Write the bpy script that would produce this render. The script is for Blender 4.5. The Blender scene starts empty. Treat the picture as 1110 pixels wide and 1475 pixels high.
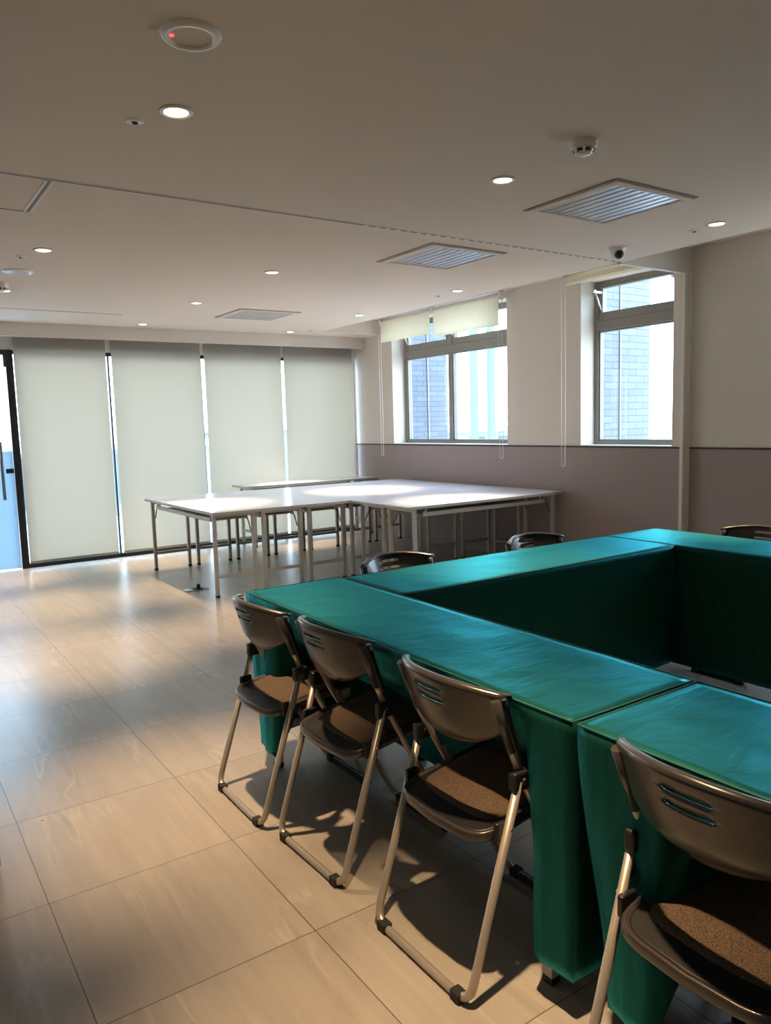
import bpy, bmesh, math, random
from mathutils import Vector, Matrix, noise
random.seed(7)
PI = math.pi
scene = bpy.context.scene
COL = scene.collection

# ------------------------------------------------------------------ materials
MATS = {}

def new_mat(name):
    m = bpy.data.materials.new(name)
    m.use_nodes = True
    nt = m.node_tree
    nt.nodes.clear()
    out = nt.nodes.new('ShaderNodeOutputMaterial')
    return m, nt, out

def N(nt, typ, **kw):
    n = nt.nodes.new(typ)
    for k, v in kw.items():
        if k == 'inp':
            for a, b in v.items():
                n.inputs[a].default_value = b
        else:
            setattr(n, k, v)
    return n

def rgba(c):
    return (c[0], c[1], c[2], 1.0)

def plain(name, col, rough=0.5, metal=0.0, spec=0.5, var=0.06, vscale=6.0, bump=0.0, bscale=200.0, sheen=0.0, coat=0.0):
    """principled with a soft procedural variation of the colour and an optional fine bump"""
    m, nt, out = new_mat(name)
    b = N(nt, 'ShaderNodeBsdfPrincipled')
    b.inputs['Roughness'].default_value = rough
    b.inputs['Metallic'].default_value = metal
    b.inputs['Specular IOR Level'].default_value = spec
    b.inputs['Sheen Weight'].default_value = sheen
    b.inputs['Coat Weight'].default_value = coat
    tc = N(nt, 'ShaderNodeTexCoord')
    no = N(nt, 'ShaderNodeTexNoise', inp={'Scale': vscale, 'Detail': 4.0})
    nt.links.new(tc.outputs['Object'], no.inputs['Vector'])
    mx = N(nt, 'ShaderNodeMix', data_type='RGBA')
    mx.inputs[6].default_value = rgba([max(0, c * (1 - var)) for c in col])
    mx.inputs[7].default_value = rgba([min(1, c * (1 + var)) for c in col])
    nt.links.new(no.outputs['Fac'], mx.inputs[0])
    nt.links.new(mx.outputs[2], b.inputs['Base Color'])
    if bump > 0:
        n2 = N(nt, 'ShaderNodeTexNoise', inp={'Scale': bscale, 'Detail': 3.0})
        nt.links.new(tc.outputs['Object'], n2.inputs['Vector'])
        bp = N(nt, 'ShaderNodeBump', inp={'Strength': bump, 'Distance': 0.002})
        nt.links.new(n2.outputs['Fac'], bp.inputs['Height'])
        nt.links.new(bp.outputs['Normal'], b.inputs['Normal'])
    nt.links.new(b.outputs['BSDF'], out.inputs['Surface'])
    MATS[name] = m
    return m

def emit(name, col, strength):
    m, nt, out = new_mat(name)
    e = N(nt, 'ShaderNodeEmission', inp={'Color': rgba(col), 'Strength': strength})
    nt.links.new(e.outputs[0], out.inputs['Surface'])
    MATS[name] = m
    return m

def glass_mat(name, tint):
    m, nt, out = new_mat(name)
    t = N(nt, 'ShaderNodeBsdfTransparent', inp={'Color': rgba(tint)})
    g = N(nt, 'ShaderNodeBsdfGlossy', inp={'Color': (1, 1, 1, 1), 'Roughness': 0.02})
    f = N(nt, 'ShaderNodeFresnel', inp={'IOR': 1.45})
    mx = N(nt, 'ShaderNodeMixShader')
    ge = N(nt, 'ShaderNodeNewGeometry')
    fb = N(nt, 'ShaderNodeMath', operation='SUBTRACT', inp={0: 0.3}); nt.links.new(ge.outputs['Backfacing'], fb.inputs[1])
    fb.use_clamp = True; fm = N(nt, 'ShaderNodeMath', operation='MULTIPLY'); nt.links.new(f.outputs[0], fm.inputs[0]); nt.links.new(fb.outputs[0], fm.inputs[1])
    nt.links.new(fm.outputs[0], mx.inputs[0])
    nt.links.new(t.outputs[0], mx.inputs[1])
    nt.links.new(g.outputs[0], mx.inputs[2])
    nt.links.new(mx.outputs[0], out.inputs['Surface'])
    MATS[name] = m
    return m

def translucent_mat(name, refl, trans, weave=900.0, mix=0.5, thru=0.0):
    m, nt, out = new_mat(name)
    tc = N(nt, 'ShaderNodeTexCoord')
    no = N(nt, 'ShaderNodeTexNoise', inp={'Scale': 2.2, 'Detail': 5.0})
    mp = N(nt, 'ShaderNodeMapping')
    mp.inputs['Scale'].default_value = (14, 14, 0.5)
    nt.links.new(tc.outputs['Object'], mp.inputs['Vector'])
    nt.links.new(mp.outputs[0], no.inputs['Vector'])
    mxc = N(nt, 'ShaderNodeMix', data_type='RGBA')
    mxc.inputs[6].default_value = rgba([c * 0.95 for c in trans])
    mxc.inputs[7].default_value = rgba([c * 1.05 for c in trans])
    nt.links.new(no.outputs['Fac'], mxc.inputs[0])
    d = N(nt, 'ShaderNodeBsdfDiffuse', inp={'Color': rgba(refl)})
    t = N(nt, 'ShaderNodeBsdfTranslucent')
    nt.links.new(mxc.outputs[2], t.inputs['Color'])
    mx = N(nt, 'ShaderNodeMixShader', inp={0: mix})
    nt.links.new(d.outputs[0], mx.inputs[1])
    nt.links.new(t.outputs[0], mx.inputs[2])
    last = mx
    if thru > 0:
        tr = N(nt, 'ShaderNodeBsdfTransparent', inp={'Color': rgba(trans)})
        m2 = N(nt, 'ShaderNodeMixShader', inp={0: thru})
        nt.links.new(mx.outputs[0], m2.inputs[1])
        nt.links.new(tr.outputs[0], m2.inputs[2])
        last = m2
    nt.links.new(last.outputs[0], out.inputs['Surface'])
    MATS[name] = m
    return m

def floor_mat():
    m, nt, out = new_mat('floor_tile')
    L = nt.links.new
    b = N(nt, 'ShaderNodeBsdfPrincipled')
    tc = N(nt, 'ShaderNodeTexCoord')
    mp = N(nt, 'ShaderNodeMapping')
    S = 1 / 0.605
    mp.inputs['Location'].default_value = (-0.35 * S, -1.83 * S, 0)
    mp.inputs['Scale'].default_value = (S, S, 1)
    L(tc.outputs['Object'], mp.inputs['Vector'])
    fl = N(nt, 'ShaderNodeVectorMath', operation='FLOOR')
    fr = N(nt, 'ShaderNodeVectorMath', operation='FRACTION')
    L(mp.outputs[0], fl.inputs[0]); L(mp.outputs[0], fr.inputs[0])
    sx = N(nt, 'ShaderNodeSeparateXYZ'); L(fr.outputs[0], sx.inputs[0])
    def edge(sock):
        a = N(nt, 'ShaderNodeMath', operation='SUBTRACT', inp={1: 0.5}); L(sock, a.inputs[0])
        c = N(nt, 'ShaderNodeMath', operation='ABSOLUTE'); L(a.outputs[0], c.inputs[0])
        return c.outputs[0]
    mxm = N(nt, 'ShaderNodeMath', operation='MAXIMUM')
    L(edge(sx.outputs[0]), mxm.inputs[0]); L(edge(sx.outputs[1]), mxm.inputs[1])
    gr = N(nt, 'ShaderNodeMath', operation='GREATER_THAN', inp={1: 0.5 - 0.0028}); L(mxm.outputs[0], gr.inputs[0])
    wn = N(nt, 'ShaderNodeTexWhiteNoise', noise_dimensions='3D'); L(fl.outputs[0], wn.inputs['Vector'])
    off = N(nt, 'ShaderNodeVectorMath', operation='SCALE', inp={'Scale': 37.0}); L(wn.outputs['Color'], off.inputs[0])
    add = N(nt, 'ShaderNodeVectorMath', operation='ADD'); L(fr.outputs[0], add.inputs[0]); L(off.outputs[0], add.inputs[1])
    # large soft clouds
    n1 = N(nt, 'ShaderNodeTexNoise', inp={'Scale': 1.6, 'Detail': 5.0, 'Distortion': 0.6}); L(add.outputs[0], n1.inputs['Vector'])
    # flowing veins
    mp2 = N(nt, 'ShaderNodeMapping'); mp2.inputs['Rotation'].default_value = (0, 0, 0.25); mp2.inputs['Scale'].default_value = (1.25, 0.24, 1)
    L(add.outputs[0], mp2.inputs['Vector'])
    n2 = N(nt, 'ShaderNodeTexNoise', inp={'Scale': 1.5, 'Detail': 4.0, 'Distortion': 0.18}); L(mp2.outputs[0], n2.inputs['Vector'])
    mul = N(nt, 'ShaderNodeMath', operation='MULTIPLY', inp={1: 6.0}); L(n2.outputs['Fac'], mul.inputs[0])
    frc = N(nt, 'ShaderNodeMath', operation='FRACT'); L(mul.outputs[0], frc.inputs[0])
    vr = N(nt, 'ShaderNodeValToRGB')
    e = vr.color_ramp.elements
    e[0].position = 0.0; e[0].color = (1, 1, 1, 1)
    e[1].position = 0.10; e[1].color = (0.15, 0.15, 0.15, 1)
    x = e.new(0.5); x.color = (0.3, 0.3, 0.3, 1)
    x = e.new(0.93); x.color = (0.0, 0.0, 0.0, 1)
    x = e.new(1.0); x.color = (1, 1, 1, 1)
    L(frc.outputs[0], vr.inputs[0])
    # veins only in patches
    n3 = N(nt, 'ShaderNodeTexNoise', inp={'Scale': 1.1, 'Detail': 2.0}); L(add.outputs[0], n3.inputs['Vector'])
    pr = N(nt, 'ShaderNodeMapRange', inp={'From Min': 0.42, 'From Max': 0.68}); L(n3.outputs['Fac'], pr.inputs['Value'])
    pm = N(nt, 'ShaderNodeMath', operation='MULTIPLY'); L(pr.outputs[0], pm.inputs[0]); L(vr.outputs[0], pm.inputs[1])
    base = N(nt, 'ShaderNodeMix', data_type='RGBA')
    base.inputs[6].default_value = (0.35, 0.305, 0.26, 1)
    base.inputs[7].default_value = (0.46, 0.41, 0.36, 1)
    L(n1.outputs['Fac'], base.inputs[0])
    vein = N(nt, 'ShaderNodeMix', data_type='RGBA')
    L(pm.outputs[0], vein.inputs[0]); L(base.outputs[2], vein.inputs[6])
    vein.inputs[7].default_value = (0.56, 0.50, 0.43, 1)
    # faint long streaks
    mp5 = N(nt, 'ShaderNodeMapping'); mp5.inputs['Rotation'].default_value = (0, 0, 0.2); mp5.inputs['Scale'].default_value = (9.0, 0.7, 1)
    L(add.outputs[0], mp5.inputs['Vector'])
    n6 = N(nt, 'ShaderNodeTexNoise', inp={'Scale': 1.4, 'Detail': 5.0, 'Distortion': 0.5}); L(mp5.outputs[0], n6.inputs['Vector'])
    g6 = N(nt, 'ShaderNodeMapRange', inp={'From Min': 0.3, 'From Max': 0.7, 'To Min': 0.90, 'To Max': 1.10}); L(n6.outputs['Fac'], g6.inputs['Value'])
    # fine grain and small specks
    n4 = N(nt, 'ShaderNodeTexNoise', inp={'Scale': 220.0, 'Detail': 2.0}); L(tc.outputs['Object'], n4.inputs['Vector'])
    g4 = N(nt, 'ShaderNodeMapRange', inp={'From Min': 0.3, 'From Max': 0.7, 'To Min': 0.93, 'To Max': 1.07}); L(n4.outputs['Fac'], g4.inputs['Value'])
    gm = N(nt, 'ShaderNodeVectorMath', operation='SCALE'); g7 = N(nt, 'ShaderNodeMath', operation='MULTIPLY'); L(g4.outputs[0], g7.inputs[0]); L(g6.outputs[0], g7.inputs[1]); L(vein.outputs[2], gm.inputs[0]); L(g7.outputs[0], gm.inputs['Scale'])
    vo = N(nt, 'ShaderNodeTexVoronoi', inp={'Scale': 3.1}); L(tc.outputs['Object'], vo.inputs['Vector'])
    sp = N(nt, 'ShaderNodeMath', operation='LESS_THAN', inp={1: 0.016}); L(vo.outputs['Distance'], sp.inputs[0])
    spk = N(nt, 'ShaderNodeMix', data_type='RGBA'); L(sp.outputs[0], spk.inputs[0]); L(gm.outputs[0], spk.inputs[6])
    spk.inputs[7].default_value = (0.10, 0.08, 0.06, 1)
    gmix = N(nt, 'ShaderNodeMix', data_type='RGBA'); L(gr.outputs[0], gmix.inputs[0]); L(spk.outputs[2], gmix.inputs[6])
    gmix.inputs[7].default_value = (0.16, 0.12, 0.09, 1)
    L(gmix.outputs[2], b.inputs['Base Color'])
    rr = N(nt, 'ShaderNodeMapRange', inp={'To Min': 0.27, 'To Max': 0.36}); L(n1.outputs['Fac'], rr.inputs['Value'])
    L(rr.outputs[0], b.inputs['Roughness'])
    b.inputs['Specular IOR Level'].default_value = 0.5
    inv = N(nt, 'ShaderNodeMath', operation='SUBTRACT', inp={0: 1.0}); L(gr.outputs[0], inv.inputs[1])
    bp = N(nt, 'ShaderNodeBump', inp={'Strength': 0.4, 'Distance': 0.001}); L(inv.outputs[0], bp.inputs['Height'])
    L(bp.outputs[0], b.inputs['Normal'])
    L(b.outputs[0], out.inputs['Surface'])
    MATS['floor_tile'] = m

def brick_mat():
    m, nt, out = new_mat('facade_brick')
    L = nt.links.new
    b = N(nt, 'ShaderNodeBsdfPrincipled', inp={'Roughness': 0.7})
    tc = N(nt, 'ShaderNodeTexCoord')
    mp = N(nt, 'ShaderNodeMapping'); mp.inputs['Rotation'].default_value = (PI / 2, 0, 0)
    L(tc.outputs['Object'], mp.inputs['Vector'])
    br = N(nt, 'ShaderNodeTexBrick', offset=0.5)
    br.inputs['Scale'].default_value = 1.0
    br.inputs['Mortar Size'].default_value = 0.004
    br.inputs['Brick Width'].default_value = 0.235
    br.inputs['Row Height'].default_value = 0.066
    br.inputs['Color1'].default_value = (0.145, 0.165, 0.212, 1)
    br.inputs['Color2'].default_value = (0.178, 0.20, 0.245, 1)
    br.inputs['Mortar'].default_value = (0.08, 0.10, 0.15, 1)
    L(mp.outputs[0], br.inputs['Vector'])
    L(br.outputs['Color'], b.inputs['Base Color'])
    L(b.outputs[0], out.inputs['Surface'])
    MATS['facade_brick'] = m

def facade_mat():
    m, nt, out = new_mat('distant_facade')
    L = nt.links.new
    b = N(nt, 'ShaderNodeBsdfPrincipled', inp={'Roughness': 0.8})
    tc = N(nt, 'ShaderNodeTexCoord')
    mp = N(nt, 'ShaderNodeMapping'); mp.inputs['Rotation'].default_value = (PI / 2, 0, 0)
    L(tc.outputs['Object'], mp.inputs['Vector'])
    br = N(nt, 'ShaderNodeTexBrick', offset=0.0)
    br.inputs['Scale'].default_value = 1.0
    br.inputs['Mortar Size'].default_value = 0.5
    br.inputs['Brick Width'].default_value = 2.2
    br.inputs['Row Height'].default_value = 3.0
    br.inputs['Color1'].default_value = (0.05, 0.07, 0.09, 1)
    br.inputs['Color2'].default_value = (0.10, 0.12, 0.14, 1)
    br.inputs['Mortar'].default_value = (0.20, 0.24, 0.28, 1)
    L(mp.outputs[0], br.inputs['Vector'])
    L(br.outputs['Color'], b.inputs['Base Color'])
    L(b.outputs[0], out.inputs['Surface'])
    MATS['distant_facade'] = m

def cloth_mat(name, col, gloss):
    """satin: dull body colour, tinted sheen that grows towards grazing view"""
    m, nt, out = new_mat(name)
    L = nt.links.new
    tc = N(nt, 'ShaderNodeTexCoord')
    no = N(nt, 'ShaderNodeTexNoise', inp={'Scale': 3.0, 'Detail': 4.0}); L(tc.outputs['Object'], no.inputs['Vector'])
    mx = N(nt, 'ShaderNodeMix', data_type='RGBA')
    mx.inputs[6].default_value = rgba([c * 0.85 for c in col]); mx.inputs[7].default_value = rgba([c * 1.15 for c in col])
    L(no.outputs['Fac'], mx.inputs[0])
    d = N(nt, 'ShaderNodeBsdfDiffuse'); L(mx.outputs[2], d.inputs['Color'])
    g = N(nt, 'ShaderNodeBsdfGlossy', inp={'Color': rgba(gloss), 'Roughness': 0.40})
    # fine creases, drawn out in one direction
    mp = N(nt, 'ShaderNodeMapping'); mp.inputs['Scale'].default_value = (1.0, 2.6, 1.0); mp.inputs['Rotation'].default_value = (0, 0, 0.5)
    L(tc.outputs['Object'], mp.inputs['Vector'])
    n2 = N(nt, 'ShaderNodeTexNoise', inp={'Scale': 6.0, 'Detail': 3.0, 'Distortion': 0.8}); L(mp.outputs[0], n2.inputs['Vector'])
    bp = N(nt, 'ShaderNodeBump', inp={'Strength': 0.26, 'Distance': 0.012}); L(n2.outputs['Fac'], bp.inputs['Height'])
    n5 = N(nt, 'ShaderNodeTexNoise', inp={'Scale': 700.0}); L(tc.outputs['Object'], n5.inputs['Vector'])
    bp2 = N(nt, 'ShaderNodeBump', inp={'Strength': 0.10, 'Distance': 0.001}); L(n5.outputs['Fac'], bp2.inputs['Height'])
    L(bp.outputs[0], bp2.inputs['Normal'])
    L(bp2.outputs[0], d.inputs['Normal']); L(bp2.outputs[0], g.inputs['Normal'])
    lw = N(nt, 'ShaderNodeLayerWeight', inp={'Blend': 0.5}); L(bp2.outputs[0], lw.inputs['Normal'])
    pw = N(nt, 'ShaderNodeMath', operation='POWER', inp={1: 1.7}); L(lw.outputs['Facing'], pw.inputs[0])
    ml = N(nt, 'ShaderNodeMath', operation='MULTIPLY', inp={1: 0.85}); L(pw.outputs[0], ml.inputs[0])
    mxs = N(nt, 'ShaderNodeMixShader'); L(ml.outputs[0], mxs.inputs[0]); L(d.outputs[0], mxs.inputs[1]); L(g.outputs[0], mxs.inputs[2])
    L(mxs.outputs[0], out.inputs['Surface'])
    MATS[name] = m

def pad_mat():
    m, nt, out = new_mat('seat_fabric')
    L = nt.links.new
    b = N(nt, 'ShaderNodeBsdfPrincipled', inp={'Roughness': 0.9})
    tc = N(nt, 'ShaderNodeTexCoord')
    no = N(nt, 'ShaderNodeTexNoise', inp={'Scale': 420.0, 'Detail': 3.0}); L(tc.outputs['Object'], no.inputs['Vector'])
    r = N(nt, 'ShaderNodeValToRGB')
    r.color_ramp.elements[0].position = 0.35; r.color_ramp.elements[0].color = (0.02, 0.012, 0.008, 1)
    r.color_ramp.elements[1].position = 0.7; r.color_ramp.elements[1].color = (0.17, 0.105, 0.06, 1)
    L(no.outputs['Fac'], r.inputs[0]); L(r.outputs[0], b.inputs['Base Color'])
    bp = N(nt, 'ShaderNodeBump', inp={'Strength': 0.5, 'Distance': 0.002}); L(no.outputs['Fac'], bp.inputs['Height'])
    L(bp.outputs[0], b.inputs['Normal'])
    L(b.outputs[0], out.inputs['Surface'])
    MATS['seat_fabric'] = m

def slot_mat():
    m, nt, out = new_mat('track_slot')
    L = nt.links.new
    b = N(nt, 'ShaderNodeBsdfPrincipled', inp={'Roughness': 0.45})
    tc = N(nt, 'ShaderNodeTexCoord'); sx = N(nt, 'ShaderNodeSeparateXYZ'); L(tc.outputs['Object'], sx.inputs[0])
    d = N(nt, 'ShaderNodeMath', operation='MULTIPLY', inp={1: 1 / 0.075}); L(sx.outputs[0], d.inputs[0])
    fr = N(nt, 'ShaderNodeMath', operation='FRACT'); L(d.outputs[0], fr.inputs[0])
    lt = N(nt, 'ShaderNodeMath', operation='LESS_THAN', inp={1: 0.36}); L(fr.outputs[0], lt.inputs[0])
    gt = N(nt, 'ShaderNodeMath', operation='GREATER_THAN', inp={1: 2.45}); L(sx.outputs[0], gt.inputs[0])
    mu = N(nt, 'ShaderNodeMath', operation='MULTIPLY'); L(lt.outputs[0], mu.inputs[0]); L(gt.outputs[0], mu.inputs[1])
    mx = N(nt, 'ShaderNodeMix', data_type='RGBA'); L(mu.outputs[0], mx.inputs[0])
    mx.inputs[6].default_value = (0.010, 0.009, 0.009, 1); mx.inputs[7].default_value = (0.7, 0.67, 0.62, 1)
    L(mx.outputs[2], b.inputs['Base Color']); L(b.outputs[0], out.inputs['Surface'])
    MATS['track_slot'] = m

slot_mat(); floor_mat(); brick_mat(); facade_mat(); pad_mat()
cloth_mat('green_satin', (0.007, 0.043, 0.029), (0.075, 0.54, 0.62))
plain('green_piping', (0.012, 0.11, 0.09), 0.6, metal=0.2)
plain('ceiling_paint', (0.72, 0.645, 0.565), 0.85, var=0.03, vscale=1.2, bump=0.25, bscale=5.0, spec=0.25)
plain('wall_paint', (0.70, 0.645, 0.58), 0.8, var=0.03, vscale=1.5, bump=0.08, bscale=260, spec=0.25)
plain('mauve_paint', (0.345, 0.28, 0.272), 0.6, var=0.03, vscale=2, bump=0.08, bscale=260, spec=0.3)
plain('trim_paint', (0.74, 0.69, 0.62), 0.5, var=0.03)
plain('window_metal', (0.27, 0.25, 0.22), 0.45, metal=0.2, var=0.05)
plain('black_metal', (0.008, 0.008, 0.009), 0.4, var=0.1)
plain('dark_line', (0.015, 0.014, 0.016), 0.5, var=0.1)
plain('silver', (0.75, 0.75, 0.75), 0.3, metal=0.9, var=0.05)
plain('white_plastic', (0.80, 0.77, 0.74), 0.25, var=0.03)
plain('grey_plastic', (0.40, 0.39, 0.37), 0.4, var=0.05)
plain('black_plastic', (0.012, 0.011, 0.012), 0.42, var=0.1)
plain('chair_plastic', (0.060, 0.049, 0.044), 0.28, metal=0.3, var=0.08, bump=0.03, bscale=500, spec=0.7, coat=0.25)
plain('chair_metal', (0.50, 0.44, 0.37), 0.36, metal=0.55, var=0.05)
plain('table_laminate', (0.89, 0.87, 0.95), 0.24, var=0.02, spec=0.6)
plain('table_metal', (0.50, 0.46, 0.40), 0.4, metal=0.1, var=0.05)
plain('brace_metal', (0.20, 0.18, 0.16), 0.4, metal=0.5, var=0.05)
plain('rubber', (0.015, 0.014, 0.013), 0.7, var=0.1)
plain('grille_metal', (0.42, 0.39, 0.39), 0.30, metal=0.55, var=0.10, vscale=80, bump=0.22, bscale=420)
plain('roller_cord', (0.80, 0.78, 0.74), 0.4)
plain('dark_wood', (0.055, 0.030, 0.018), 0.45, var=0.25, vscale=20)
plain('terrace_stone', (0.55, 0.57, 0.60), 0.7, var=0.08)
plain('pale_concrete', (0.135, 0.20, 0.21), 0.8, var=0.06)
plain('facade_render', (0.50, 0.51, 0.53), 0.8)
glass_mat('pane_glass', (0.93, 0.97, 0.98))
translucent_mat('frosted_film', (0.50, 0.62, 0.70), (0.38, 0.46, 0.52), mix=0.72)
translucent_mat('blind_fabric', (0.62, 0.60, 0.54), (0.232, 0.182, 0.128), mix=0.55)
translucent_mat('shade_fabric', (0.84, 0.81, 0.72), (0.95, 0.91, 0.78), mix=0.6)
emit('lamp_glow', (1.0, 0.86, 0.66), 9.0)
emit('red_led', (1.0, 0.06, 0.08), 2.2)

# ------------------------------------------------------------------ mesh helpers
def bm_new():
    return bmesh.new()

def add_box(bm, x0, x1, y0, y1, z0, z1, bevel=0.0, seg=2, mi=0):
    r = bmesh.ops.create_cube(bm, size=1.0)
    vs = r['verts']
    for v in vs:
        v.co = Vector(((x0 + x1) / 2 + v.co.x * (x1 - x0), (y0 + y1) / 2 + v.co.y * (y1 - y0), (z0 + z1) / 2 + v.co.z * (z1 - z0)))
    fs = set(f for v in vs for f in v.link_faces)
    for f in fs:
        f.material_index = mi
    if bevel > 0:
        es = list(set(e for v in vs for e in v.link_edges))
        bmesh.ops.bevel(bm, geom=es, offset=bevel, segments=seg, profile=0.5, affect='EDGES')

def add_tube(bm, pts, r, seg=10, square=False, cap=True, closed=False, ry=None):
    """sweep a round (or square) section along a polyline"""
    pts = [Vector(p) for p in pts]
    n = len(pts)
    rings = []
    up = Vector((0, 0, 1))
    prev = None
    k = 4 if square else seg
    for i, p in enumerate(pts):
        if closed:
            t = (pts[(i + 1) % n] - pts[(i - 1) % n])
        elif i == 0:
            t = pts[1] - pts[0]
        elif i == n - 1:
            t = pts[-1] - pts[-2]
        else:
            t = (pts[i + 1] - p).normalized() + (p - pts[i - 1]).normalized()
        t.normalize()
        if prev is None:
            a = t.cross(up)
            if a.length < 1e-3:
                a = t.cross(Vector((1, 0, 0)))
        else:
            a = prev - t * prev.dot(t)
        a.normalize()
        prev = a
        b = t.cross(a)
        ring = []
        for j in range(k):
            if square:
                ang = PI / 4 + j * PI / 2
                rr = r * math.sqrt(2)
            else:
                ang = 2 * PI * j / k
                rr = r
            ring.append(bm.verts.new(p + a * math.cos(ang) * rr + b * math.sin(ang) * (rr if ry is None else ry)))
        rings.append(ring)
    m = n if closed else n - 1
    for i in range(m):
        r0, r1 = rings[i], rings[(i + 1) % n]
        for j in range(k):
            f = bm.faces.new((r0[j], r0[(j + 1) % k], r1[(j + 1) % k], r1[j]))
            f.smooth = not square
    if cap and not closed:
        bm.faces.new(rings[0][::-1])
        bm.faces.new(rings[-1])

def add_lathe(bm, prof, cx=0, cy=0, cz=0, seg=32, smooth=True):
    """prof: list of (r, z)"""
    rings = []
    for r, z in prof:
        if r < 1e-6:
            rings.append([bm.verts.new((cx, cy, cz + z))])
        else:
            rings.append([bm.verts.new((cx + r * math.cos(2 * PI * j / seg), cy + r * math.sin(2 * PI * j / seg), cz + z)) for j in range(seg)])
    for a, b in zip(rings, rings[1:]):
        for j in range(seg):
            j2 = (j + 1) % seg
            if len(a) == 1 and len(b) == 1:
                continue
            if len(a) == 1:
                f = bm.faces.new((a[0], b[j], b[j2]))
            elif len(b) == 1:
                f = bm.faces.new((a[j], b[0], a[j2]))
            else:
                f = bm.faces.new((a[j], b[j], b[j2], a[j2]))
            f.smooth = smooth

def arc_pts(c, r, a0, a1, n, ax, ay):
    c = Vector(c); ax = Vector(ax); ay = Vector(ay)
    return [c + ax * r * math.cos(a0 + (a1 - a0) * i / n) + ay * r * math.sin(a0 + (a1 - a0) * i / n) for i in range(n + 1)]

def round_path(pts, rad, n=5):
    """replace inner corners of a polyline by arcs"""
    pts = [Vector(p) for p in pts]
    out = [pts[0]]
    for i in range(1, len(pts) - 1):
        a, b, c = pts[i - 1], pts[i], pts[i + 1]
        d1 = (a - b); d2 = (c - b)
        k = min(rad, d1.length * 0.45, d2.length * 0.45)
        p0 = b + d1.normalized() * k
        p1 = b + d2.normalized() * k
        for j in range(n + 1):
            t = j / n
            out.append(p0 * (1 - t) ** 2 + b * 2 * t * (1 - t) + p1 * t * t)
    out.append(pts[-1])
    return out

def obj(name, bm, mats, parent=None, loc=None):
    bmesh.ops.recalc_face_normals(bm, faces=bm.faces)
    me = bpy.data.meshes.new(name)
    bm.to_mesh(me); bm.free()
    if isinstance(mats, str):
        mats = [mats]
    for m in mats:
        me.materials.append(MATS[m])
    o = bpy.data.objects.new(name, me)
    COL.objects.link(o)
    if parent is not None:
        o.parent = parent
    if loc is not None:
        o.location = loc
    return o

def tag(o, label, cat, group=None, kind=None):
    o['label'] = label
    o['category'] = cat
    if group:
        o['group'] = group
    if kind:
        o['kind'] = kind
    return o

def thing(name, label, cat, loc=(0, 0, 0), rotz=0.0, group=None):
    o = bpy.data.objects.new(name, None)
    COL.objects.link(o)
    o.empty_display_size = 0.1
    o.location = loc
    o.rotation_euler = (0, 0, rotz)
    return tag(o, label, cat, group)

def struct(name, bm, mats, parent=None, loc=None):
    o = obj(name, bm, mats, parent, loc)
    if parent is None:
        o['kind'] = 'structure'
    return o

def copy_tree(o, parent=None):
    c = o.copy()
    COL.objects.link(c)
    if parent is not None:
        c.parent = parent
    for ch in [k for k in o.children]:
        copy_tree(ch, c)
    return c

def box_obj(name, b, mat, parent=None, bevel=0.0, seg=2):
    bm = bm_new()
    add_box(bm, *b, bevel=bevel, seg=seg)
    return obj(name, bm, mat, parent)

def box_struct(name, boxes, mat, bevel=0.0):
    bm = bm_new()
    for b in boxes:
        add_box(bm, *b, bevel=bevel)
    return struct(name, bm, mat)

# ------------------------------------------------------------------ dimensions
W = 5.598          # right wall plane
D = 8.93           # glazed back wall plane
H = 2.58           # ceiling
HR = 2.765         # recess above the right windows
XE = 4.72          # edge of the ceiling beside the recess
XL = -3.0          # left wall
YF = -2.6          # wall behind the camera
TY = 3.78          # partition track
WT = 0.30          # wall thickness

# ------------------------------------------------------------------ room shell
bm = bm_new(); add_box(bm, XL - 0.2, W + 0.02, YF - 0.2, D + 0.06, -0.15, 0.0)
struct('floor', bm, 'floor_tile')

bm = bm_new()
add_box(bm, XL - 0.2, XE, YF - 0.2, 9.3, H, H + 0.45)            # main slab
add_box(bm, XE, W + 0.3, 8.25, 9.3, H, H + 0.45)                  # end of the window recess
add_box(bm, XE, W + 0.3, YF - 0.2, 8.25, HR, HR + 0.265)         # recess top
struct('ceiling', bm, 'ceiling_paint')

# right wall with window openings: (y0, y1)
ZS, ZT = 1.19, 2.70
OPEN = [(5.928, 8.011), (3.951, 4.937), (1.55, 2.95)]
bm = bm_new()
x0, x1 = W, W + WT
ZD = 1.178
add_box(bm, x0, x1, YF - 0.2, 9.3, -0.1, ZD, mi=1)
add_box(bm, x0, x1, YF - 0.2, 9.3, ZT, HR + 0.2, mi=0)
segs = [(YF - 0.2, OPEN[2][0]), (OPEN[2][1], OPEN[1][0]), (OPEN[1][1], OPEN[0][0]), (OPEN[0][1], 9.3)]
for a, b in segs:
    add_box(bm, x0, x1, a, b, ZD, ZT, mi=0)
for a, b in OPEN:
    add_box(bm, x0, x1, a, b, ZD, ZS, mi=0)
struct('wall_right', bm, ['wall_paint', 'mauve_paint'])

box_struct('wall_left', [(XL - 0.2, XL, YF - 0.2, 9.3, -0.1, H + 0.1)], 'wall_paint')
box_struct('wall_front', [(XL, W, YF - 0.2, YF, -0.1, HR + 0.1)], 'wall_paint')
# back wall: lintel over the glazing and the pier beside the right wall
box_struct('wall_back', [(XL, W, D - 0.01, D + 0.06, 2.325, H + 0.02), (1.366, W, 8.884, D, 2.325, H + 0.02), (5.56, W, D - 0.02, D + 0.25, 0, 2.33)], 'wall_paint')
# fascia that hides the rollers
box_struct('trim_1', [(XL, W - 0.002, 8.665, 8.70, 2.44, H)], 'wall_paint')
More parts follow.
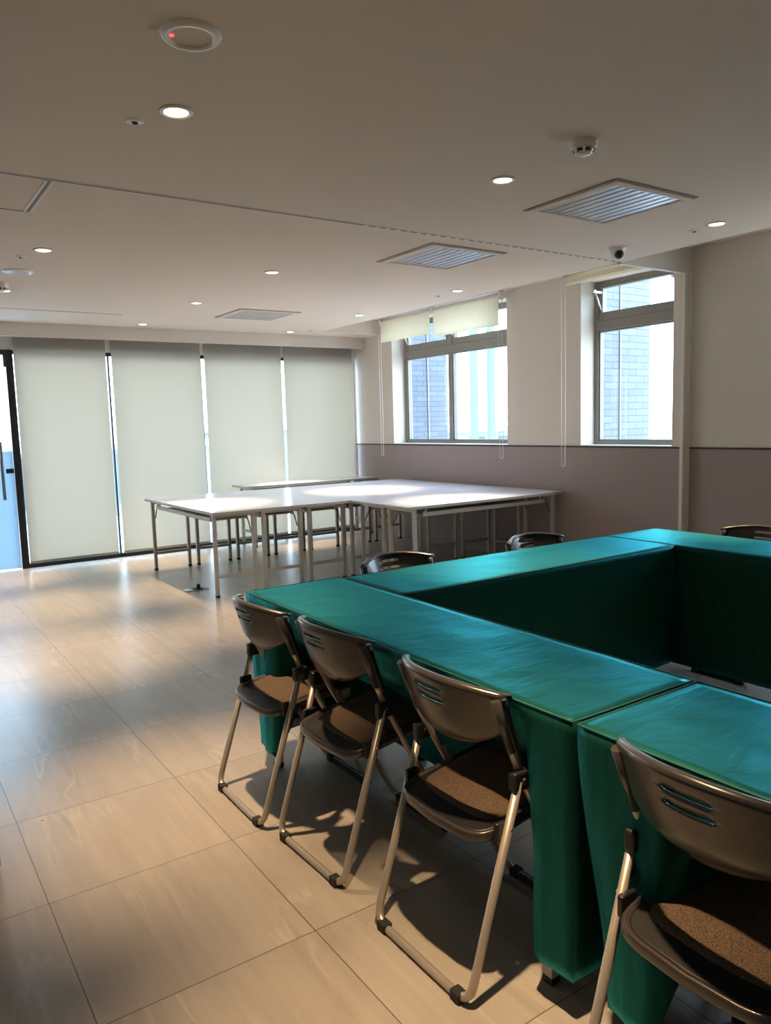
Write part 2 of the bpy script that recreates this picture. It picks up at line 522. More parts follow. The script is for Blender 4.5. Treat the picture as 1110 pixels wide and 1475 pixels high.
# dado bar
box_struct('trim_2', [(W - 0.008, W + 0.01, 3.812, D - 0.02, 1.172, 1.186), (W - 0.008, W + 0.01, YF, TY, 1.172, 1.186)], 'dark_line')
# partition bulkhead across the recess and jamb on the right wall
box_struct('trim_3', [(XE - 0.05, W, TY, TY + 0.03, H, HR + 0.02)], 'wall_paint')
bm = bm_new()
add_box(bm, W - 0.052, W + 0.01, TY + 0.001, TY + 0.030, 0, H)
add_box(bm, W - 0.096, W - 0.056, TY + 0.001, TY + 0.030, 0, H)
struct('trim_4', bm, 'trim_paint')
box_struct('trim_5', [(W - 0.0565, W - 0.0515, TY + 0.006, TY + 0.026, 0, H)], 'dark_line')
# low skirting on the mauve part
box_struct('baseboard_right', [(W - 0.012, W + 0.01, 3.812, D - 0.02, 0, 0.07), (W - 0.012, W + 0.01, YF, TY, 0, 0.07)], 'mauve_paint')

# white window ledges in the openings
bm = bm_new()
for a, b in OPEN:
    add_box(bm, W - 0.004, W + 0.17, a, b, ZS - 0.012, ZS + 0.004)
struct('trim_6', bm, 'trim_paint')

# ------------------------------------------------------------------ right windows
FX = W + 0.19      # inner face of the frames
def right_window(idx, y0, y1, mull):
    fr = bm_new()
    t = 0.045
    xa, xb = FX, FX + 0.07
    add_box(fr, xa, xb, y0, y0 + t, ZS, ZT)
    add_box(fr, xa, xb, y1 - t, y1, ZS, ZT)
    add_box(fr, xa, xb, y0 + t, y1 - t, ZS, ZS + 0.035)
    add_box(fr, xa, xb, y0 + t, y1 - t, ZT - 0.035, ZT)
    add_box(fr, xa - 0.005, xb, y0 + t, y1 - t, 2.255, 2.345, bevel=0.004)
    cells = []
    if mull:
        add_box(fr, xa - 0.006, xb, mull - 0.03, mull + 0.03, ZS + 0.035, 2.255)
        add_box(fr, xa, xb, mull - 0.035, mull + 0.035, 2.345, ZT - 0.035)
        cells = [(y0 + t, mull - 0.03), (mull + 0.03, y1 - t)]
    else:
        cells = [(y0 + t, y1 - t)]
    root = struct('window_%d' % idx, fr, 'window_metal')
    for a, b in cells:
        # fixed lower light with a slim bead, upper vent sash
        s = bm_new()
        g = 0.016
        for (p, q, u, v) in ((a, a + g, ZS + 0.035, 2.255), (b - g, b, ZS + 0.035, 2.255), (a + g, b - g, ZS + 0.035, ZS + 0.035 + g), (a + g, b - g, 2.255 - g, 2.255)):
            add_box(s, xa + 0.012, xb - 0.01, p, q, u, v)
        sash = obj('sash_frame', s, 'window_metal', root)
        box_obj('glass', (xa + 0.03, xa + 0.036, a + g, b - g, ZS + 0.035 + g, 2.255 - g), 'pane_glass', sash)
        s = bm_new()
        g = 0.042
        for (p, q, u, v) in ((a, a + g, 2.345, ZT - 0.035), (b - g, b, 2.345, ZT - 0.035), (a + g, b - g, 2.345, 2.345 + 0.075), (a + g, b - g, ZT - 0.06, ZT - 0.035)):
            add_box(s, xa + 0.008, xb - 0.006, p, q, u, v, bevel=0.003)
        sash = obj('vent_sash', s, 'window_metal', root)
        box_obj('glass', (xa + 0.03, xa + 0.036, a + g, b - g, 2.42, ZT - 0.06), 'pane_glass', sash)
        for yy in (a + 0.03, b - 0.03):
            s = bm_new()
            add_tube(s, [(xa - 0.085, yy, 2.60), (xa - 0.045, yy, 2.53), (xa + 0.01, yy, 2.42)], 0.009, 8)
            add_box(s, xa - 0.10, xa + 0.01, yy - 0.006, yy + 0.006, 2.59, 2.61, bevel=0.002)
            add_tube(s, [(xa - 0.095, yy - 0.014, 2.605), (xa - 0.095, yy + 0.014, 2.605)], 0.014, 10)
            obj('stay_arm', s, 'silver', sash)
    return root

right_window(1, *OPEN[0], 7.09)
right_window(2, *OPEN[1], None)
right_window(3, *OPEN[2], None)

# ------------------------------------------------------------------ back glazing
def glazed_panel(idx, xa, xb):
    fr = bm_new()
    add_box(fr, xa, xb, D, D + 0.05, 0.0, 0.048)
    add_box(fr, xa, xb, D, D + 0.05, 2.285, 2.33)
    add_box(fr, xa, xa + 0.018, D + 0.004, D + 0.046, 0.048, 2.285)
    root = struct('window_%d' % idx, fr, 'black_metal')
    box_obj('glass', (xa + 0.018, xb, D + 0.02, D + 0.03, 0.048, 2.285), 'pane_glass', root)
    return root
for i, (a, b) in enumerate(((1.362, 2.345), (2.345, 3.422), (3.422, 4.485), (4.485, 5.56))):
    glazed_panel(4 + i, a, b)
for i, (a, b) in enumerate(((XL, -1.6), (-1.6, -0.55), (-0.55, 0.38))):  # unseen glazing left of the door, added to bring in more daylight
    glazed_panel(8 + i, a, b)
# glass door in a black frame at the left edge
fr = bm_new()
add_box(fr, 0.38, 0.43, D - 0.01, D + 0.06, 0, 2.33)
add_box(fr, 1.305, 1.362, D - 0.01, D + 0.06, 0, 2.33)
add_box(fr, 0.43, 1.305, D - 0.01, D + 0.06, 2.275, 2.33)
door = struct('door_1', fr, 'black_metal')
leaf = box_obj('door_glass', (0.435, 1.30, D + 0.015, D + 0.027, 0.008, 2.268), 'pane_glass', door)
box_obj('frosted_film', (0.436, 1.299, D + 0.0135, D + 0.0148, 0.01, 1.27), 'frosted_film', leaf)
s = bm_new()
add_tube(s, [(1.185, D - 0.045, 0.76), (1.185, D - 0.045, 1.37)], 0.016, 12)
for z in (0.86, 1.27):
    add_tube(s, [(1.185, D - 0.045, z), (1.185, D + 0.014, z)], 0.009, 10)
obj('door_handle', s, 'brace_metal', door)
s = bm_new()
add_box(s, 1.225, 1.30, D - 0.012, D + 0.012, 1.035, 1.085, bevel=0.004)
obj('door_lock', s, 'black_plastic', door)
s = bm_new()
add_box(s, 1.283, 1.303, D - 0.012, D + 0.03, 2.15, 2.275, bevel=0.003)
obj('patch_fitting', s, 'black_metal', door)

# ------------------------------------------------------------------ back roller blinds
def back_blind(xa, xb, label):
    y = 8.868
    t = thing('roller_blind', label, 'blind', ((xa + xb) / 2, y, 0), 0, 'long blinds on the glazed end wall')
    hw = (xb - xa) / 2
    f = bm_new()
    nx, nz = 12, 24
    vs = [[f.verts.new((-hw + 2 * hw * i / nx, 0.0015 * math.sin(3.1 * i / nx * PI + j * 0.3), 0.075 + (2.545 - 0.075) * j / nz)) for i in range(nx + 1)] for j in range(nz + 1)]
    for j in range(nz):
        for i in range(nx):
            q = f.faces.new((vs[j][i], vs[j][i + 1], vs[j + 1][i + 1], vs[j + 1][i])); q.smooth = True
    obj('fabric', f, 'blind_fabric', t)
    box_obj('bottom_bar', (-hw, hw, -0.008, 0.008, 0.052, 0.080), 'blind_fabric', t, bevel=0.003)
    r = bm_new(); add_tube(r, [(-hw - 0.01, -0.022, 2.545), (hw + 0.01, -0.022, 2.545)], 0.021, 14)
    obj('roller_tube', r, 'white_plastic', t)
    return t
for (a, b), lb in zip(((1.376, 2.313), (2.372, 3.408), (3.455, 4.476), (4.511, 5.534)), (
        'long cream roller blind next to the black framed glass door, leftmost of four',
        'long cream roller blind second from the glass door, behind the table end',
        'long cream roller blind third from the glass door, behind the white tables',
        'long cream roller blind closest to the right wall corner, rightmost of four')):
    back_blind(a, b, lb)
for (a, b), lb in zip(((XL + 0.03, -1.63), (-1.57, -0.58), (-0.52, 0.365)), (
        'unseen long cream roller blind added to dim the daylight left of the glass door, farthest from it',
        'unseen long cream roller blind added to dim the daylight left of the glass door, second from it',
        'unseen long cream roller blind added to dim the daylight directly left of the glass door')):
    back_blind(a, b, lb)  # unseen blinds, added to cut the light from the extra glazing

# ------------------------------------------------------------------ window roller blinds
def window_blind(y0, y1, drop, label, cord_y=None, cord_z=1.05, xb=5.47):
    t = thing('roller_blind', label, 'blind', (xb, (y0 + y1) / 2, HR), 0, 'roller blinds at the right windows')
    hw = (y1 - y0) / 2
    zt = HR - 0.055 - HR
    r = bm_new(); add_tube(r, [(0, -hw, zt), (0, hw, zt)], 0.026 if drop > 0.1 else 0.036, 16)
    obj('roller_tube', r, 'shade_fabric' if drop <= 0.1 else 'white_plastic', t)
    b = bm_new()
    add_box(b, -0.035, 0.035, -hw - 0.02, hw + 0.02, -0.018, 0.0, bevel=0.003)
    obj('head_rail', b, 'white_plastic', t)
    for s in (-1, 1):
        b = bm_new(); add_box(b, -0.032, 0.032, s * (hw + 0.006) - 0.006, s * (hw + 0.006) + 0.006, -0.10, -0.015, bevel=0.004)
        obj('bracket', b, 'white_plastic', t)
    f = bm_new()
    xo = -0.024
    add_box(f, xo - 0.0007, xo + 0.0007, -hw + 0.008, hw - 0.008, -0.055 - drop, -0.05)
    obj('fabric', f, 'shade_fabric', t)
    b = bm_new(); add_box(b, xo - 0.006, xo + 0.006, -hw + 0.006, hw - 0.006, -0.055 - drop - 0.022, -0.055 - drop, bevel=0.003)
    obj('bottom_bar', b, 'shade_fabric', t)
    if cord_y is not None:
        c = bm_new()
        cy = cord_y - (y0 + y1) / 2
        zb = cord_z - HR
        path = [(xo, cy - 0.022, -0.055)] + [(xo, cy - 0.022 - 0.004 * math.sin(k / 8 * PI), -0.055 + (zb + 0.03 + 0.055) * k / 8) for k in range(1, 9)]
        path += arc_pts((xo, cy, zb + 0.03), 0.026, PI, 2 * PI, 8, (0, 1, 0), (0, 0, 1))
        path += [(xo, cy + 0.022, zb + 0.03 + (-0.055 - zb - 0.03) * k / 6) for k in range(0, 7)]
        add_tube(c, path, 0.0032, 6)
        obj('cord_loop', c, 'roller_cord', t)
        k = bm_new(); add_tube(k, [(0, (1 if cy > 0 else -1) * (hw + 0.002), -0.055), (0, (1 if cy > 0 else -1) * (hw + 0.03), -0.055)], 0.034, 18)
        obj('cord_wheel', k, 'white_plastic', t)
    return t
window_blind(7.02, 8.03, 0.24, 'half raised cream roller blind over the left sash of the double window', 8.055, 1.045)
window_blind(5.88, 6.97, 0.28, 'half raised cream roller blind over the right sash of the double window', 5.86, 1.05)
window_blind(3.90, 5.00, 0.035, 'rolled up cream roller blind above the single window beside the white post', 5.015, 0.995)

# ------------------------------------------------------------------ outside
def brick_pier(y, xa, xb, label):
    o = thing('brick_wall', label, 'wall', (xa, y, -6), 0, 'brick side walls outside the windows')
    f = bm_new(); add_box(f, 0, xb - xa, 0, 0.5, 0, 13.0)
    obj('brick_face', f, 'facade_brick', o)
    f = bm_new(); add_box(f, (6.235 - xa) - 0.012 if y < 6 else (6.205 - xa) - 0.012, (6.235 - xa) + 0.006 if y < 6 else (6.205 - xa) + 0.006, -0.012, 0.002, 0, 13.0)
    obj('joint_strip', f, 'window_metal', o)
    return o
brick_pier(5.0, W + WT, 6.70, 'pale brick wall outside the single window beside the white post')
brick_pier(8.07, W + WT, 6.53, 'pale brick wall outside the left sash of the double window')

for i, (xa, lb) in enumerate(((12.32, 'pale blue column outside the double window, left of two'), (12.87, 'pale blue column outside the double window, right of two'))):
    b = bm_new()
    add_box(b, -0.09, 0.09, -0.07, 0.07, 0, 11, bevel=0.02)
    add_box(b, -0.12, 0.12, -0.12, 0.12, 0, 0.3)
    o = obj('concrete_column', b, 'pale_concrete', None, (xa, 14.2, -5.0))
    tag(o, lb, 'column', 'columns outside the double window')

bm = bm_new(); add_box(bm, -8, W + 1.5, D + 0.06, 13.5, -0.2, -0.02)
o = obj('terrace', bm, 'terrace_stone'); o['kind'] = 'structure'; o['label'] = 'pale stone terrace outside the glazed wall'; o['category'] = 'terrace'
bm = bm_new(); add_box(bm, -60, 90, 13.5, 140, -14.2, -14.0)
o = obj('ground', bm, 'terrace_stone'); o['kind'] = 'structure'
specs = [(-22, 38, 12, 0.9), (-6, 46, 13, 1.3), (8, 36, 11, 0.7), (20, 44, 12, 1.2), (33, 38, 11, 0.8)]
for i, (x, y, w, top) in enumerate(specs):
    o = thing('distant_building', 'bluish grey building far outside, glimpsed through the gaps between the blinds', 'building', (x, y, -14), 0, 'far buildings beyond the terrace')
    b = bm_new(); add_box(b, -w / 2, w / 2, -4, 4, 0, 14 + top)
    obj('walls', b, 'distant_facade', o)
    b = bm_new(); add_box(b, -w / 2 - 0.15, w / 2 + 0.15, -4.15, 4.15, 14 + top, 14.25 + top)
    obj('roof_edge', b, 'facade_render', o)

# ------------------------------------------------------------------ ceiling fittings
LIGHT_COL = (1.0, 0.69, 0.39)
SPOT_W = 250.0
def downlight(x, y, label):
    t = thing('downlight', label, 'downlight', (x, y, H), 0, 'round recessed ceiling downlights')
    b = bm_new()
    add_lathe(b, [(0.043, 0.0), (0.058, 0.0), (0.060, -0.003), (0.057, -0.006), (0.047, -0.007), (0.042, -0.004), (0.0415, -0.001)], seg=36)
    obj('trim_ring', b, 'white_plastic', t)
    b = bm_new()
    add_lathe(b, [(0.0, -0.0035), (0.03, -0.0035), (0.0415, -0.0015)], seg=32)
    obj('lens', b, 'lamp_glow', t)
    ld = bpy.data.lights.new('downlight_lamp', 'SPOT')
    ld.energy = SPOT_W
    ld.color = LIGHT_COL
    ld.spot_size = math.radians(46 if y < 8 else 36)
    ld.spot_blend = 1.0
    ld.shadow_soft_size = 0.03
    lo = bpy.data.objects.new('lamp', ld)
    COL.objects.link(lo)
    lo.parent = t
    lo.location = (0, 0, -0.015)
    return t
for x, y, lb in (
        (1.03, 2.78, 'glowing round downlight nearest the big round ceiling speaker, largest of the downlights'),
        (2.61, 2.78, 'glowing round downlight between the near smoke detector and the near air conditioner grille'),
        (4.33, 2.77, 'glowing round downlight to the right of the near air conditioner grille'),
        (1.03, 5.22, 'glowing round downlight near the far small speaker at the left edge'),
        (2.60, 5.23, 'glowing round downlight left of the middle air conditioner grille'),
        (4.39, 5.26, 'glowing round downlight beyond the middle air conditioner grille, before the double window'),
        (2.60, 6.78, 'glowing round downlight left of the farthest square air conditioner grille'),
        (4.39, 6.86, 'glowing round downlight right of the farthest square air conditioner grille, by the recess edge'),
        (2.59, 8.35, 'glowing round downlight close to the blinds, leftmost of the farthest row'),
        (4.37, 8.38, 'glowing round downlight close to the blinds, rightmost of the farthest row'),
        (1.03, 6.80, 'glowing round downlight above the floor in front of the glass door'),
        (1.03, 8.36, 'glowing round downlight just inside the glass door'),
        (1.03, 1.20, 'glowing round downlight above the row of folding chairs, behind the viewer'),
        (2.61, 1.20, 'glowing round downlight above the middle of the green tables, behind the viewer')):
    downlight(x, y, lb)

def sprinkler(x, y, label):
    t = thing('ceiling_sprinkler', label, 'sprinkler', (x, y, H + 0.0015), 0, 'flush ceiling sprinkler heads')
    b = bm_new(); add_lathe(b, [(0.0, -0.002), (0.012, -0.002), (0.014, -0.008), (0.028, -0.007), (0.034, -0.002), (0.035, 0.0)], seg=28)
    obj('cover_plate', b, 'white_plastic', t)
    b = bm_new(); add_lathe(b, [(0.010, -0.002), (0.009, -0.012), (0.0, -0.014)], seg=16)
    obj('nozzle', b, 'black_plastic', t)
for x, y, lb in ((0.93, 2.94, 'small white sprinkler head beside the nearest, largest downlight'),
                 (0.94, 5.48, 'small white sprinkler head above the far speaker at the left edge'),
                 (4.36, 2.94, 'small white sprinkler head beside the downlight near the white post'),
                 (4.40, 5.54, 'small white sprinkler head beside the downlight before the double window'),
                 (4.54, 8.18, 'small white sprinkler head beside the farthest downlight near the recess corner')):
    sprinkler(x, y, lb)

# big round speaker with a red light
t = thing('ceiling_speaker', 'big round flush ceiling disc with a shiny rim and red light, nearest', 'speaker', (0.885, 2.235, H))
b = bm_new(); add_lathe(b, [(0.060, -0.006), (0.064, -0.012), (0.078, -0.012), (0.088, -0.004), (0.089, 0.0)], seg=48)
obj('rim', b, 'white_plastic', t)
b = bm_new(); add_lathe(b, [(0.0, -0.004), (0.04, -0.004), (0.062, -0.005)], seg=40)
obj('face', b, 'ceiling_paint', t)
b = bm_new(); add_lathe(b, [(0.007, -0.004), (0.006, -0.008), (0.0, -0.009)], cx=-0.050, cy=0.02, seg=14)
obj('red_light', b, 'red_led', t)
t = thing('ceiling_speaker', 'small round ceiling speaker at the left edge above the far detector', 'speaker', (1.0, 5.97, H))
b = bm_new(); add_lathe(b, [(0.075, -0.010), (0.085, -0.014), (0.10, -0.010), (0.108, 0.0)], seg=44)
obj('rim', b, 'white_plastic', t)
b = bm_new(); add_lathe(b, [(0.0, -0.016), (0.05, -0.014), (0.076, -0.010)], seg=40)
obj('grille', b, 'grille_metal', t)

def detector(x, y, label):
    t = thing('smoke_detector', label, 'smoke detector', (x, y, H), 0, 'ceiling smoke detectors')
    b = bm_new(); add_lathe(b, [(0.054, 0.0), (0.054, -0.028), (0.050, -0.034), (0.0, -0.034)], seg=36)
    obj('base', b, 'white_plastic', t)
    b = bm_new()
    add_lathe(b, [(0.0, -0.033), (0.030, -0.033), (0.030, -0.046), (0.0, -0.046)], seg=28)
    obj('sensor_gap', b, 'black_plastic', t)
    b = bm_new()
    for k in range(8):
        a = 2 * PI * k / 8
        add_tube(b, [(0.047 * math.cos(a), 0.047 * math.sin(a), -0.032), (0.036 * math.cos(a), 0.036 * math.sin(a), -0.050)], 0.005, 6)
    obj('cage_ribs', b, 'white_plastic', t)
    b = bm_new(); add_lathe(b, [(0.0, -0.056), (0.026, -0.056), (0.036, -0.050), (0.036, -0.046), (0.0, -0.046)], seg=28)
    obj('cap', b, 'white_plastic', t)
    b = bm_new(); add_lathe(b, [(0.004, 0.0), (0.004, -0.002), (0.0, -0.003)], cx=0.024, cy=-0.047, cz=-0.011, seg=10)
    obj('red_light', b, 'red_led', t)
detector(2.555, 2.24, 'white smoke detector hanging on the ceiling, nearest, above the near grille')
detector(0.965, 6.50, 'white smoke detector cut by the left edge below the far speaker')

def ac_unit(x0, x1, y0, y1, label):
    t = thing('air_conditioner_grille', label, 'air conditioner', ((x0 + x1) / 2, (y0 + y1) / 2, H), 0, 'square ceiling air conditioner grilles')
    w, d = (x1 - x0) / 2, (y1 - y0) / 2
    b = bm_new(); f = 0.045
    for bx in ((-w, w, -d, -d + f), (-w, w, d - f, d), (-w, -w + f, -d + f, d - f), (w - f, w, -d + f, d - f)):
        add_box(b, *bx, -0.012, 0.0, bevel=0.003)
    obj('frame', b, 'ceiling_paint', t)
    b = bm_new(); add_box(b, -w + f, w - f, -d + f, d - f, -0.006, -0.001)
    obj('mesh_panel', b, 'grille_metal', t)
    b = bm_new(); n = 9
    for k in range(n + 1):
        xx = -w + f + (2 * w - 2 * f) * k / n
        add_box(b, xx - 0.0022, xx + 0.0022, -d + f, d - f, -0.009, -0.005)
    for yy in (-d + f, d - f):
        add_box(b, -w + f, w - f, yy - 0.004, yy + 0.004, -0.010, -0.005)
    obj('slats', b, 'white_plastic', t)
    b = bm_new()
    g = 0.014
    for bx in ((-w - g, w + g, -d - g, -d - g + 0.006), (-w - g, w + g, d + g - 0.006, d + g), (-w - g, -w - g + 0.006, -d - g, d + g), (w + g - 0.006, w + g, -d - g, d + g)):
        add_box(b, *bx, -0.002, 0.0005)
    obj('edge_gap', b, 'brace_metal', t)
ac_unit(3.09, 3.71, 2.50, 3.11, 'square air conditioner grille in the ceiling nearest the viewer')
ac_unit(3.10, 3.72, 3.95, 4.57, 'square air conditioner grille just beyond the ceiling track')
ac_unit(3.10, 3.73, 6.93, 7.57, 'square air conditioner grille farthest away, above the white tables')

# linear grille and access panel
t = thing('ceiling_access_panel', 'long thin flush panel in the ceiling near the blinds at left', 'ceiling panel', (1.35, 7.83, H))
b = bm_new()
for bx in ((-0.85, 0.85, -0.10, -0.094), (-0.85, 0.85, 0.094, 0.10), (-0.85, -0.844, -0.094, 0.094), (0.844, 0.85, -0.094, 0.094)):
    add_box(b, *bx, -0.002, 0.0)
obj('edge_gap', b, 'grey_plastic', t)
b = bm_new(); add_box(b, -0.843, 0.843, -0.093, 0.093, -0.004, 0.0, bevel=0.001)
obj('panel', b, 'ceiling_paint', t)

t = thing('partition_track', 'thin black slot track running across the ceiling to the white post', 'ceiling track', (0, TY, H))
b = bm_new()
add_box(b, XL, XE, -0.013, -0.009, -0.003, 0.0)
add_box(b, XL, XE, 0.009, 0.013, -0.003, 0.0)
add_box(b, XE, W - 0.097, -0.002, 0.034, -0.014, -0.0005)
obj('metal_edge', b, 'trim_paint', t)
b = bm_new(); add_box(b, XL, XE, -0.009, 0.009, -0.0025, 0.0)
obj('slot', b, 'track_slot', t)
t = thing('ceiling_hatch', 'ceiling storage hatch with a dark edge slot cut by the left edge', 'ceiling hatch', (0.26, 4.08, H))
b = bm_new()
add_box(b, 0.533, 0.548, -0.29, 0.29, -0.002, 0.0)
add_box(b, -1.2, 0.548, 0.286, 0.294, -0.002, 0.0)
obj('edge_slot', b, 'black_plastic', t)
b = bm_new(); add_box(b, 0.549, 0.562, -0.29, 0.29, -0.003, 0.0)
add_box(b, 0.520, 0.532, -0.28, 0.285, -0.003, 0.0)
obj('metal_edge', b, 'trim_paint', t)

# turret camera
t = thing('ceiling_camera', 'small white dome security camera hanging by the ceiling track', 'camera', (4.33, 3.50, H + 0.0015))
b = bm_new(); add_lathe(b, [(0.058, 0.0), (0.058, -0.008), (0.054, -0.02), (0.044, -0.052), (0.030, -0.068), (0.0, -0.074)], seg=36)
obj('housing', b, 'white_plastic', t)
b = bm_new()
bmesh.ops.create_uvsphere(b, u_segments=24, v_segments=14, radius=0.031)
for f in b.faces: f.smooth = True
o = obj('lens_ball', b, 'black_plastic', t); o.location = (-0.018, -0.030, -0.046)

# ------------------------------------------------------------------ folding tables
TL, TW, TH = 1.865, 0.4545, 0.747
def make_table(name, label, group, L=TL, Wd=TW, hgt=TH):
    """long axis along local Y, origin on the floor at the centre"""
    t = thing(name, label, 'table', (0, 0, 0), 0, group)
    hx, hy = Wd / 2, L / 2
    b = bm_new(); add_box(b, -hx + 0.001, hx - 0.001, -hy + 0.001, hy - 0.001, hgt - 0.026, hgt, bevel=0.0025)
    tp = obj('tabletop', b, 'table_laminate', t)
    b = bm_new()
    for bx in ((-hx, -hx + 0.002, -hy, hy), (hx - 0.002, hx, -hy, hy), (-hx, hx, -hy, -hy + 0.002), (-hx, hx, hy - 0.002, hy)):
        add_box(b, *bx, hgt - 0.025, hgt - 0.002)
    obj('edge_band', b, 'table_metal', tp)
    lx, ly = hx - 0.047, hy - 0.10
    r = 0.0155
    for sy in (-1, 1):
        for sx in (-1, 1):
            b = bm_new(); add_box(b, sx * lx - r, sx * lx + r, sy * ly - r, sy * ly + r, 0.012, hgt - 0.026, bevel=0.002)
            lg = obj('leg', b, 'table_metal', t)
            b = bm_new(); add_box(b, sx * lx - r - 0.001, sx * lx + r + 0.001, sy * ly - r - 0.001, sy * ly + r + 0.001, 0.0, 0.022, bevel=0.002)
            obj('foot_cap', b, 'rubber', lg)
            b = bm_new()
            xx = sx * (lx - 0.022)
            add_tube(b, [(xx, sy * (ly - 0.008), hgt - 0.20), (xx, sy * (ly - 0.055), hgt - 0.115), (xx, sy * (ly - 0.13), hgt - 0.035)], 0.006, 6)
            obj('brace', b, 'brace_metal', t)
        b = bm_new(); add_box(b, -lx + r, lx - r, sy * ly - 0.010, sy * ly + 0.010, 0.165, 0.195)
        obj('stretcher', b, 'table_metal', t)
        b = bm_new(); add_box(b, -lx + r, lx - r, sy * ly - 0.010, sy * ly + 0.010, hgt - 0.056, hgt - 0.026)
        obj('end_rail', b, 'table_metal', t)
    # shelf under the top
    b = bm_new()
    add_box(b, -lx + 0.03, lx - 0.03, -ly + 0.13, ly - 0.13, hgt - 0.098, hgt - 0.092)
    for sx in (-1, 1):
        add_box(b, sx * (lx - 0.014) - 0.008, sx * (lx - 0.014) + 0.008, -ly + 0.10, ly - 0.10, hgt - 0.100, hgt - 0.064, bevel=0.002)
        for yy in (-ly + 0.14, ly - 0.14):
            add_box(b, sx * (lx - 0.03) - 0.006, sx * (lx - 0.03) + 0.006, yy - 0.015, yy + 0.015, hgt - 0.085, hgt - 0.026)
    obj('shelf', b, 'table_metal', t)
    return t

GT = 'white folding tables pushed together'
tab0 = make_table('folding_table', 'white folding table with the end nearest the glass door, leftmost of the cluster', GT)
PX = 0.4575
XT = 2.355 + PX / 2
YC1 = 6.045 + TL / 2
def put(o, x, y, rz, label=None, group=None):
    o.location = (x, y, 0); o.rotation_euler = (0, 0, rz)
    if label: o['label'] = label
    if group: o['group'] = group
    return o
put(tab0, XT, YC1, 0)
labs = ['white folding table second from the glass door side in the cluster',
        'white folding table third from the left, ending at the inner corner of the cluster',
        'white folding table fourth from the left, behind the front tables of the cluster',
        'white folding table fifth from the left, behind the front tables of the cluster',
        'white folding table sixth from the left, next to the one along the right wall',
        'white folding table along the right wall under the double window, rightmost of its row']
for k in range(1, 7):
    put(copy_tree(tab0), XT + PX * k, YC1, 0, labs[k - 1])
put(copy_tree(tab0), 3.705 + TL / 2, 5.13 + TW / 2, PI / 2, 'white folding table lying crosswise at the front of the cluster, nearest the green tables')
put(copy_tree(tab0), 3.705 + TL / 2, 5.13 + TW * 1.5 + 0.003, PI / 2, 'white folding table lying crosswise second from the front of the cluster')
put(copy_tree(tab0), 3.725 + TL / 2, 8.41 + TW / 2 - 0.01, PI / 2, 'white folding table standing alone against the blinds in the far corner')

# ------------------------------------------------------------------ green draped tables
CL = 1.79
def smooth(t):
    t = max(0.0, min(1.0, t))
    return t * t * (3 - 2 * t)

